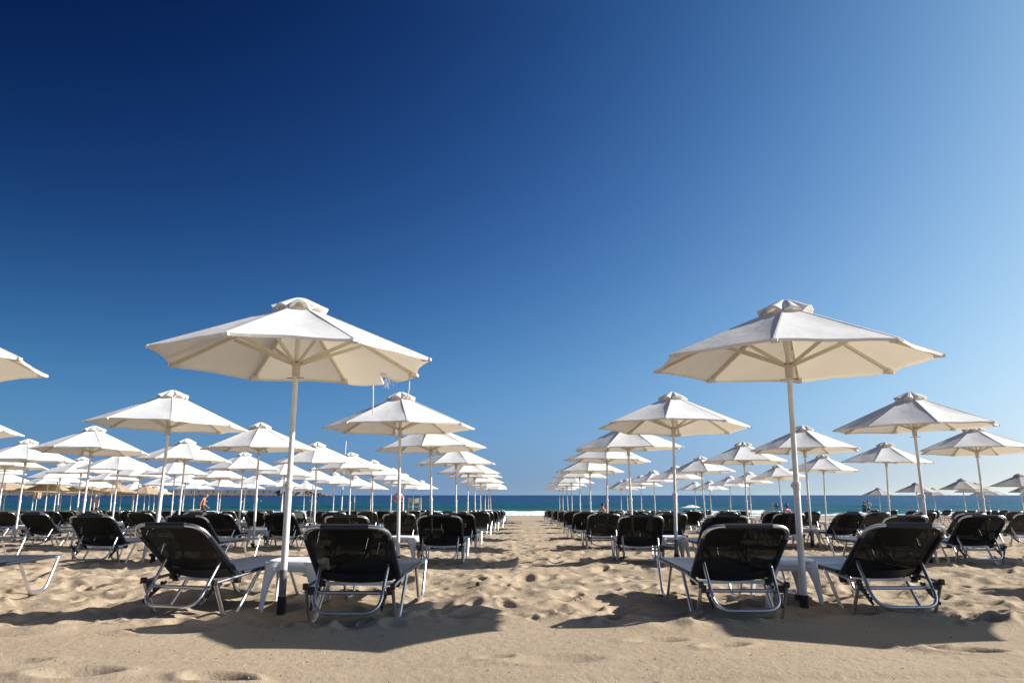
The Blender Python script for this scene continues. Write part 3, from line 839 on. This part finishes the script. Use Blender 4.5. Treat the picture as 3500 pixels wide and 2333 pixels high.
def std_pose(**kw):
    j = dict(pelvis=((0, 0, .93), (.15, .11)), waist=((0, 0, 1.08), (.135, .105)), chest=((0, .01, 1.32), (.165, .115)), neck=((0, .0, 1.48), (.055, .055)), jaw=((0, .03, 1.54), (.06, .07)), head=((0, .02, 1.63), (.078, .092)), crown=((0, .0, 1.69), (.06, .075)),
             shl=((-.185, 0, 1.40), (.06, .055)), ell=((-.25, -.02, 1.12), (.042, .042)), wrl=((-.26, .06, .88), (.026, .03)),
             shr=((.185, 0, 1.40), (.06, .055)), elr=((.25, -.02, 1.12), (.042, .042)), wrr=((.26, .06, .88), (.026, .03)),
             hipl=((-.09, 0, .86), (.10, .095)), knl=((-.10, .02, .48), (.06, .06)), anl=((-.10, -.02, .08), (.038, .042)), tol=((-.11, .14, .03), (.04, .028)),
             hipr=((.09, 0, .86), (.10, .095)), knr=((.10, .02, .48), (.06, .06)), anr=((.10, -.02, .08), (.038, .042)), tor=((.11, .14, .03), (.04, .028)))
    for k, v in kw.items(): j[k] = (v, j[k][1]) if not isinstance(v[0], tuple) else v
    return j
trunks = lambda m: ('swim_trunks', m, [((0, 0, 1.03), .155, .122), ((0, 0, .97), .172, .132), ((0, 0, .88), .19, .142), ((0, 0, .74), .185, .13), ((0, 0, .72), .175, .12)])
def shirt(m): return ('shirt', m, [((0, .0, 1.47), .075, .07), ((0, .0, 1.45), .14, .10), ((0, .005, 1.40), .20, .125), ((0, .01, 1.30), .195, .14), ((0, 0, 1.12), .175, .135), ((0, 0, .94), .185, .145), ((0, 0, .88), .19, .15)])
def sleeves(o, j, m, ratio=.9):
    for a, b in (('shl', 'ell'), ('shr', 'elr')):
        A = Vector(j[a][0]); B = Vector(j[b][0]); mb = MB()
        mb.tube([A + (A - B) * .08, A, A.lerp(B, .5), A.lerp(B, ratio)], [.05, .072, .062, .06], 10, cap=False); mb.build('sleeve', m, o)

def px_x(px, y):   # where a bearing seen from the path meets a distance
    return (px - 1750) / 2522 * y * .979
# bald man walking towards the right, head bowed
j = std_pose(neck=(0, .07, 1.47), jaw=(0, .15, 1.50), head=(0, .17, 1.59), crown=(0, .16, 1.65), chest=(0, .05, 1.31), wrl=(-.26, .22, .92), elr=(.24, -.12, 1.14), wrr=(.26, -.10, .90), knl=(-.10, .14, .49), anl=(-.10, .26, .08), tol=(-.11, .40, .03), knr=(.10, .0, .48), anr=(.10, -.26, .12), tor=(.11, -.12, .03))
person('shirtless sunburnt bald man in black trunks walking right, head bowed', (px_x(697, 45), 45, gz(45)), R_(-75), M['skin'], j, clothes=[trunks(M['black_cloth'])])
j = std_pose()
o = person('person in pale pink shirt with grey hair seen from behind, facing the sea', (px_x(327, 50), 50, gz(50)), R_(10), M['skin'], j, clothes=[shirt(M['pink_cloth']), trunks(M['blue_cloth'])], hair_mat=M['hair_g']); sleeves(o, j, M['pink_cloth'])
j = std_pose(wrl=(-.16, .10, .90))
person('shirtless tanned man with short dark hair wading beside person in white shirt', (px_x(2951, 83), 83, SEA - .62), R_(-20), M['skin2'], j, clothes=[trunks(M['blue_cloth'])], hair_mat=M['hair_d'], scale=1.0)
j = std_pose(elr=(.30, .06, 1.16), wrr=(.22, .28, 1.20))
o = person('person in white shirt with black hair in a bun, wading in the surf', (px_x(2964, 84.5), 84.5, SEA - .45), R_(-40), M['skin'], j, clothes=[shirt(M['white_cloth']), trunks(M['blue_cloth'])], hair_mat=M['hair_d']); sleeves(o, j, M['white_cloth'], 1.0)
mb = MB(); c = Vector((-.0, -.13, 1.70)); mb.lathe([(.001, .05), (.035, .035), (.05, 0), (.035, -.035), (.001, -.05)], c, 10); mb.build('hair_bun', M['hair_d'], o)
j = std_pose(pelvis=(0, 0, .45), waist=(0, .02, .58), chest=(0, .06, .80), neck=(0, .08, .96), jaw=(0, .11, 1.01), head=(0, .11, 1.10), crown=(0, .09, 1.16), shl=(-.185, .05, .88), ell=(-.24, .12, .64), wrl=(-.16, .34, .58), shr=(.185, .05, .88), elr=(.24, .12, .64), wrr=(.16, .34, .58),
             hipl=(-.09, .06, .44), knl=(-.12, .46, .50), anl=(-.12, .52, .10), tol=(-.12, .66, .03), hipr=(.09, .06, .44), knr=(.12, .46, .50), anr=(.12, .52, .10), tor=(.12, .66, .03))
person('dark-haired person sitting on a lounger right of the aisle, only head showing', (px_x(2060, 40), 40, gz(40) - .12), R_(0), M['skin'], j, clothes=[], hair_mat=M['hair_d'])
j = {k: ((v[0][0], v[0][1], v[0][2] - .05), v[1]) for k, v in j.items()}
person('second head behind the dark-haired sitter, reddish skin, right of the aisle', (px_x(2073, 41.6), 41.6, gz(41.6) - .12), R_(20), M['skin'], j, clothes=[], hair_mat=M['hair_g'])

# ------------------------------------------------------------------ beach furniture
def torus(mb, c, R, r, nu=28, nv=10, axis='Y', a0=0, a1=2 * PI):
    P = []
    for i in range(nu + 1):
        a = a0 + (a1 - a0) * i / nu; row = []
        for k in range(nv + 1):
            b = 2 * PI * k / nv; q = R + r * math.cos(b)
            row.append((c[0] + q * math.cos(a), c[1] + r * math.sin(b), c[2] + q * math.sin(a)))
        P.append(row)
    mb.grid(P)
x, y = px_x(1362, 58), 58.0; z0 = gz(y)
r = empty('lifebuoy_post', (x + .03, y + .12, z0)); tag(r, 'plain white post holding up the red lifebuoy', 'post')
mb = MB(); mb.tube([(0, 0, -.2), (0, 0, 2.0)], .04, 10); mb.build('post', M['whitep'], r)
mb = MB(); mb.tube([(0, -.01, 1.86), (0, -.12, 1.86), (0, -.12, 1.94)], .012, 6); mb.build('hook', M['bare'], r)
r = empty('lifebuoy', (x, y, z0 + 1.60)); tag(r, 'red ring lifebuoy hung upright on a post left of the aisle', 'lifebuoy')
mb = MB(); torus(mb, (0, 0, 0), .29, .08); mb.build('ring', M['red'], r)
for k in range(4):
    a = PI / 4 + k * PI / 2
    mb = MB(); torus(mb, (0, 0, 0), .29, .084, 4, 10, a0=a - .12, a1=a + .12); mb.build('reflective_band', M['whitep'], r)
mb = MB()
for k in range(4):
    a = PI / 4 + k * PI / 2
    P = [Vector((math.cos(a + (PI / 2) * t) * (.385 + .03 * math.sin(PI * t)), .0, math.sin(a + (PI / 2) * t) * (.385 + .03 * math.sin(PI * t)))) for t in np.linspace(0, 1, 7)]
    mb.tube(P, .008, 5)
mb.build('grab_rope', M['whitep'], r)

r = empty('lifeguard_chair', (px_x(1416, 58), 58, gz(58)), R_(12)); tag(r, 'low wooden lifeguard chair with sagging tan canvas back', 'chair')
for sx in (-.42, .42):
    for sy, hh in ((-.32, 1.62), (.32, 1.10)):
        mb = MB(); mb.bar((sx * 1.08, sy * 1.1, -.15), (sx, sy, hh), .055, .055, up=(0, 1, 0)); mb.build('leg', M['wood'], r)
    mb = MB(); mb.bar((sx, -.36, 1.12), (sx, .40, 1.12), .07, .035); mb.build('armrest', M['wood'], r)
for nm, a, b in (('crossbar', (-.45, -.33, .55), (.45, -.33, .55)), ('crossbar', (-.44, -.33, .92), (.44, -.33, .92)), ('crossbar', (-.45, .34, .5), (.45, .34, .5))):
    mb = MB(); mb.bar(a, b, .05, .05); mb.build(nm, M['wood'], r)
mb = MB(); mb.grid([[(-.40 + .8 * i / 10, -.33 - .05 * math.sin(PI * i / 10), zz - .05 * math.sin(PI * i / 10) - (.03 if i % 3 == 0 else 0)) for i in range(11)] for zz in (1.60, 1.48, 1.36, 1.26)]); mb.grid([[(-.40 + .8 * i / 10, -.315 - .05 * math.sin(PI * i / 10), zz - .05 * math.sin(PI * i / 10)) for i in range(11)] for zz in (1.60, 1.26)])
mb.build('canvas_back', M['canvas'], r)
mb = MB(); mb.box((0, .02, .95), (.80, .62, .035), bev=.008); mb.build('seat', M['wood'], r)

x, y = px_x(1169, 52), 52.0
r = empty('mast', (x, y, gz(y))); tag(r, 'tall thin white mast rising above umbrellas, teal band low down', 'mast')
mb = MB(); mb.tube([(0, 0, -.2), (.02, 0, 2.6), (.11, 0, 5.35)], [.05, .042, .032], 10); mb.build('pole', M['whitep'], r)
mb = MB(); mb.tube([(.012, 0, 1.62), (.016, 0, 2.1)], .048, 10); mb.build('band', M['teal'], r)
mb = MB(); mb.tube([(.11, 0, 5.35), (.112, 0, 5.42)], [.045, .02], 10); mb.build('finial', M['whitep'], r)

x, y = px_x(2668, 55), 55.0
r = empty('rope_reel', (x, y, gz(y))); tag(r, 'rescue rope reel with two dark discs on a yellow post', 'reel')
mb = MB(); mb.bar((-.60, 0, -.2), (-.60, 0, 1.28), .07, .07, up=(0, 1, 0)); mb.build('post', M['yellow'], r)
mb = MB(); mb.bar((.0, .0, -.2), (.0, .0, .98), .06, .06, up=(0, 1, 0)); mb.build('stand', M['whitep'], r)
mb = MB(); mb.tube([(-.60, 0, 1.0), (.42, 0, 1.0)], .022, 8); mb.build('axle', M['bluedark'], r)
for xx in (-.36, .38):
    mb = MB(); P = []
    for rr, dx in ((.02, -.02), (.15, -.02), (.21, -.028), (.215, 0), (.21, .028), (.15, .02), (.02, .02)):
        P.append([(xx + dx, rr * math.cos(2 * PI * k / 20), 1.0 + rr * math.sin(2 * PI * k / 20)) for k in range(21)])
    mb.grid(P); mb.build('disc', M['bluedark'], r)
mb = MB(); mb.tube([(-.08, 0, 1.0), (.12, 0, 1.0)], .07, 12); mb.build('rope_coil', M['canvas'], r)
r = empty('lifebuoy', (px_x(2688, 54.2), 54.2, gz(54.2) + .44)); r.rotation_euler = (R_(-8), 0, R_(20)); tag(r, 'red lifebuoy leaning low under the rope reel, half hidden by loungers', 'lifebuoy')
mb = MB(); torus(mb, (0, 0, 0), .30, .075); mb.build('ring', M['red'], r)
for k in range(4):
    a = k * PI / 2
    mb = MB(); torus(mb, (0, 0, 0), .30, .079, 4, 10, a0=a - .12, a1=a + .12); mb.build('reflective_band', M['whitep'], r)

# folded tan umbrella among the far left poles
x, y = px_x(127, 60), 60.0
r = empty('folded_umbrella', (x, y, gz(y))); tag(r, 'folded tan umbrella with hanging cloth, by the water at far left', 'umbrella')
mb = MB(); mb.tube([(0, 0, -.2), (0, 0, 2.45)], .022, 10); mb.build('pole', M['pole'], r)
mb = MB(); P = []
for i in range(10):
    t = i / 9; row = []
    for k in range(33):
        a = 2 * PI * k / 32; rr = (.05 + .20 * math.sin(PI * min(1, t * .62 + .06)) ** .8) * (1 + .26 * math.cos(8 * a + t))
        if i == 0: rr = .03
        row.append((rr * math.cos(a), rr * math.sin(a), 2.42 - .86 * t + .05 * math.cos(8 * a) * t))
    P.append(row)
mb.grid(P); mb.build('folded_canopy', M['tan'], r)

# sea: buoys and swimmers
for i, (px, w) in enumerate(((708, 'leftmost, just right of the walking bald man'), (831, 'second from the left'), (893, 'third from the left'), (1060, 'rightmost of the four'))):
    y = 222 + 6 * i; r = empty('marker_buoy', (px_x(px, y), y, SEA + .03))
    tag(r, 'small pale buoy floating on the sea, ' + w, 'buoy', 'swim area buoys')
    mb = MB(); mb.lathe([(.001, -.14), (.12, -.1), (.16, 0), (.12, .11), (.04, .16), (.001, .17)], n=14); mb.build('float', M['whitep'], r)
    mb = MB(); mb.lathe([(.162, -.02), (.166, 0), (.162, .03)], n=14); mb.build('band', M['yellow'], r)
for i, (px, w) in enumerate(((3169, 'left'), (3260, 'right'))):
    y = 190.0
    mb = MB(); mb.lathe([(.001, .20), (.07, .17), (.10, .08), (.085, -.02), (.055, -.08), (.06, -.12), (.20, -.17), (.22, -.26), (.17, -.5), (.001, -.6)], n=14)
    o = mb.build('person', M['skin2']); o.location = (px_x(px, y), y, SEA + .12)
    tag(o, 'dark head of a swimmer out at sea, %s one of two at right' % w, 'person')
    mb = MB(); mb.lathe([(.001, .215), (.085, .18), (.112, .09), (.105, .03)], n=14); mb.build('hair', M['hair_d'], o)

# ------------------------------------------------------------------ breakwater
r = empty('breakwater', (0, 0, SEA)); tag(r, 'long grey concrete harbour breakwater wall across the bay, dark waterline', 'breakwater')
A = Vector((-1170, 1180, 0)); B = Vector((-452, 1540, 0)); d = (B - A).normalized(); w = Vector((-d.y, d.x, 0))
mb = MB(); NS = 60
P = []
for i in range(NS + 1):
    c = A.lerp(B, i / NS); hgt = 12.4 - .6 * i / NS
    P.append([c - w * 3 + Vector((0, 0, 1.6)), c - w * 2.4 + Vector((0, 0, 5.2)), c - w * .2 + Vector((0, 0, 5.3)), c + Vector((0, 0, hgt)), c + w * 3 + Vector((0, 0, hgt)), c + w * 5 + Vector((0, 0, 1.6))])
mb.grid(P, False)
mb.add([P[-1][k] for k in range(6)], [(0, 1, 2, 3, 4, 5)], False)
mb.build('wall', M['concrete'], r)
mb = MB()
for i in range(NS):
    c = A.lerp(B, (i + 1) / NS); mb.box(c - w * .35 + Vector((0, 0, 8.2)), (.5, .5, 6.0))
mb.build('wall_joint', M['wetrock'], r)
rs = random.Random(2); mb = MB()
def rockpoly(mb, c, s, rs):
    bm = bmesh.new(); bmesh.ops.create_icosphere(bm, subdivisions=1, radius=s)
    for v in bm.verts: v.co *= rs.uniform(.7, 1.2)
    bm.verts.index_update(); mb.add([v.co + Vector(c) for v in bm.verts], [tuple(v.index for v in f.verts) for f in bm.faces], False); bm.free()
for i in range(520):
    c = A.lerp(B, rs.random()) - w * rs.uniform(1, 7); rockpoly(mb, (c.x, c.y, rs.uniform(-.8, 1.6)), rs.uniform(1.2, 2.6), rs)
o = mb.build('waterline_rocks', M['wetrock'], r); tag(o, kind='stuff')
mb = MB(); e = d
mb.box(B + e * 8 + Vector((0, 0, 6.2)), (56, 9, 11.5), Matrix.Rotation(math.atan2(d.y, d.x), 3, 'Z')); mb.box(B - e * 16 + Vector((0, 0, 9.2)), (12, 10, 9), Matrix.Rotation(math.atan2(d.y, d.x), 3, 'Z'))
mb.build('end_block', M['concrete_l'], r)
mb = MB()
for q in (-12, 2, 15): mb.box(B + e * q - w * 5.4 + Vector((0, 0, 7)), (4.5, 4, 3.2), Matrix.Rotation(math.atan2(d.y, d.x), 3, 'Z'))
mb.build('dark_opening', M['wetrock'], r)
mb = MB()
for i in range(150):
    t = rs.random() ** 1.0; c = B + e * (30 + 52 * t) + w * rs.uniform(-6, 6)
    rockpoly(mb, (c.x, c.y, rs.uniform(0, 9.5 * (1 - t) + 1.2)), rs.uniform(1.3, 2.6), rs)
o = mb.build('armour_blocks', M['rock'], r); tag(o, kind='stuff')

def towel(x, y, rz, m, label):
    # draped over the top bar of a lounger standing at x, y
    o = empty('beach_towel', (x, y, gz(y)), rz); tag(o, label, 'towel')
    hy, hz, ty, tz = .17, .293, -.36, .705; P = []
    prof = [(.45, .035), (.62, .03), (.80, .028), (.95, .03), (1.035, .012), (1.045, -.012), (.97, -.034), (.82, -.038), (.66, -.036), (.52, -.045)]
    for q, (t, off) in enumerate(prof):
        yy = hy + (ty - hy) * t; zz = hz + (tz - hz) * t; row = []
        for i in range(13):
            u = i / 12 * 2 - 1; w = .006 * math.sin(9 * u + q * .4) * (1 if off > 0 else -1)
            row.append((u * .26 + .01 * math.sin(q), yy - .614 * (off + w), zz - .79 * -(off + w) * (1 if abs(t) < 1.03 else 1)))
        P.append(row)
    mb = MB(); mb.grid(P); mb.grid([[(a, b + .006, c + .004) for a, b, c in r] for r in P]); mb.build('cloth', m, o)
M['towel_teal'] = simple('pale_teal_towelling', (.42, .58, .58), .95, 0, .1, 30, .5, 200)
M['towel_blue'] = simple('bright_blue_towelling', (.02, .05, .36), .95, 0, .1, 30, .5, 200)
for want, m, lab in ((('right', 'sixth row, fourth column left'), 'towel_blue', 'bright blue towel hung over the back of a black lounger at far left'),
                     (('right', 'fifth row, third column left'), 'towel_teal', 'pale teal towel hung over the back of a black lounger left of aisle')):
    for ch in [o for o in COL.objects if o.get('label', '').startswith('black lounger ' + want[0]) and want[1] in o.get('label', '')][:1]:
        towel(ch.location.x, ch.location.y, ch.rotation_euler.z, M[m], lab)
# a stone and a curl of seaweed in the aisle
bm = bmesh.new(); bmesh.ops.create_icosphere(bm, subdivisions=2, radius=.028); rs = random.Random(9)
for v in bm.verts: v.co *= rs.uniform(.8, 1.15)
bm.verts.index_update(); mb = MB(); mb.add([v.co.copy() for v in bm.verts], [tuple(v.index for v in f.verts) for f in bm.faces]); bm.free()
o = mb.build('stone', M['debris']); o.location = (-.34, 7.78, ground(-.34, 7.78) + .015); tag(o, 'small dark stone lying on trodden sand in the aisle', 'stone')
x, y = .585, 6.85; z = ground(x, y) + .012
mb = MB(); mb.tube([(x + .03 * math.cos(a), y + .035 * math.sin(a), z + .03 * math.sin(a * .8)) for a in np.linspace(.4, 4.3, 10)], .005, 6)
tag(mb.build('seaweed_curl', M['debris']), 'dark hook-shaped curl of seaweed on the aisle sand', 'seaweed')

# small litter on the sand: twigs, seaweed bits, shells
mb = MB(); rs = random.Random(21); shl = MB()
for i in range(420):
    y = 4.1 * math.exp(rs.random() * 1.5); x = rs.uniform(-.8, .8) * y; z = ground(x, y)
    a = rs.uniform(0, PI); l = rs.uniform(.002, .007) * (2 if rs.random() < .1 else 1)
    if rs.random() < .7:
        mb.tube([(x, y, z + .003), (x + math.cos(a) * l, y + math.sin(a) * l, z + .007), (x + math.cos(a + .5) * l * 2, y + math.sin(a + .5) * l * 2, z + .003)], .0016, 5)
    else:
        shl.lathe([(.001, .004), (.003, .002), (.004, -.002)], (x, y, z + .002), 7)
tag(mb.build('beach_litter', M['debris']), 'tiny dark twigs and seaweed bits scattered on the sand', 'litter', kind='stuff')
tag(shl.build('shell_fragments', M['shell']), 'tiny white shell fragments scattered on the sand', 'shells', kind='stuff')

# ------------------------------------------------------------------ light, sky, camera
EL, AZ = R_(29.2), math.atan2(.45, 3.72)          # azimuth measured from +x towards +y
sd = Vector((math.cos(EL) * math.cos(AZ), math.cos(EL) * math.sin(AZ), math.sin(EL)))
sl = bpy.data.lights.new('sun', 'SUN'); sl.energy = 4.7; sl.angle = R_(.53); sl.color = (1, .96, .895)
so = link(bpy.data.objects.new('sun', sl)); so.rotation_euler = sd.to_track_quat('Z', 'Y').to_euler()

wd = bpy.data.worlds.new('World'); scene.world = wd; wd.use_nodes = True
nt = wd.node_tree; nt.nodes.clear()
def N(t, **k):
    x = nt.nodes.new(t)
    for a, b in k.items(): setattr(x, a, b)
    return x
sky = N('ShaderNodeTexSky', sky_type='NISHITA'); sky.sun_disc = False
sky.sun_elevation = EL; sky.sun_rotation = PI / 2 - AZ
sky.altitude = 0; sky.air_density = 1.0; sky.dust_density = .4; sky.ozone_density = 2.0
# scattered sky light is polarised across the sun's direction; the photograph was taken through a polariser,
# which deepens the sky at right angles to the sun: a colour filter over (angle to the sun, elevation)
tc = N('ShaderNodeTexCoord'); dp = N('ShaderNodeVectorMath', operation='DOT_PRODUCT')
nn = N('ShaderNodeVectorMath', operation='NORMALIZE'); nt.links.new(tc.outputs['Generated'], nn.inputs[0])
nt.links.new(nn.outputs[0], dp.inputs[0]); dp.inputs[1].default_value = sd
sp = N('ShaderNodeSeparateXYZ'); nt.links.new(nn.outputs[0], sp.inputs[0])
def MA(op, a, b=None, clamp=False):
    m = N('ShaderNodeMath', operation=op); m.use_clamp = clamp
    for k, v in enumerate((a, b)):
        if v is None: continue
        if isinstance(v, (int, float)): m.inputs[k].default_value = v
        else: nt.links.new(v, m.inputs[k])
    return m.outputs[0]
c_ = MA('MINIMUM', MA('MAXIMUM', dp.outputs['Value'], -.40), .80)
e_ = MA('MINIMUM', MA('MAXIMUM', sp.outputs[2], 0.0), .58)
hz = MA('EXPONENT', MA('MULTIPLY', e_, -14.0))
feats = [None, c_, MA('MULTIPLY', c_, c_), e_, MA('MULTIPLY', e_, e_), MA('MULTIPLY', c_, e_), hz, MA('MULTIPLY', c_, hz), MA('EXPONENT', MA('MULTIPLY', e_, -45.0))]
COEF = [[-0.778, -0.398, -0.378], [0.499, -0.005, 0.044], [0.745, 0.255, -0.401], [-4.777, -3.176, -1.185], [-1.934, -1.882, -2.112], [6.21, 5.382, 3.807], [-1.405, -1.301, -0.089], [0.792, 0.999, 0.504], [0.824, 0.914, 0.454]]
chan = []
for ch in range(3):
    acc = None
    for f, cf in zip(feats, COEF):
        t = cf[ch] if f is None else MA('MULTIPLY', f, cf[ch])
        acc = t if acc is None else MA('ADD', t, acc)
    chan.append(MA('EXPONENT', acc))
cb = N('ShaderNodeCombineXYZ')
for k in range(3): nt.links.new(chan[k], cb.inputs[k])
mul = N('ShaderNodeMix', data_type='RGBA', blend_type='MULTIPLY'); mul.inputs[0].default_value = 1
nt.links.new(sky.outputs[0], mul.inputs[6]); nt.links.new(cb.outputs[0], mul.inputs[7])
bg = N('ShaderNodeBackground'); bg.inputs[1].default_value = .10; nt.links.new(mul.outputs[2], bg.inputs[0])
wo = N('ShaderNodeOutputWorld'); nt.links.new(bg.outputs[0], wo.inputs[0])

cam = bpy.data.cameras.new('camera'); cam.sensor_width = 36; cam.lens = 36 * 2522 / 3500; cam.clip_end = 60000; cam.clip_start = .05
co = link(bpy.data.objects.new('camera', cam)); co.location = (0, 0, .935)
co.rotation_euler = (PI / 2 + math.atan(524.5 / 2522), 0, 0); scene.camera = co
vs = scene.view_settings; vs.view_transform = 'Standard'; vs.look = 'None'; vs.exposure = .85; vs.gamma = 1; vs.use_curve_mapping = False
scene.cycles.max_bounces = 8; scene.cycles.transparent_max_bounces = 24; scene.cycles.use_denoising = True
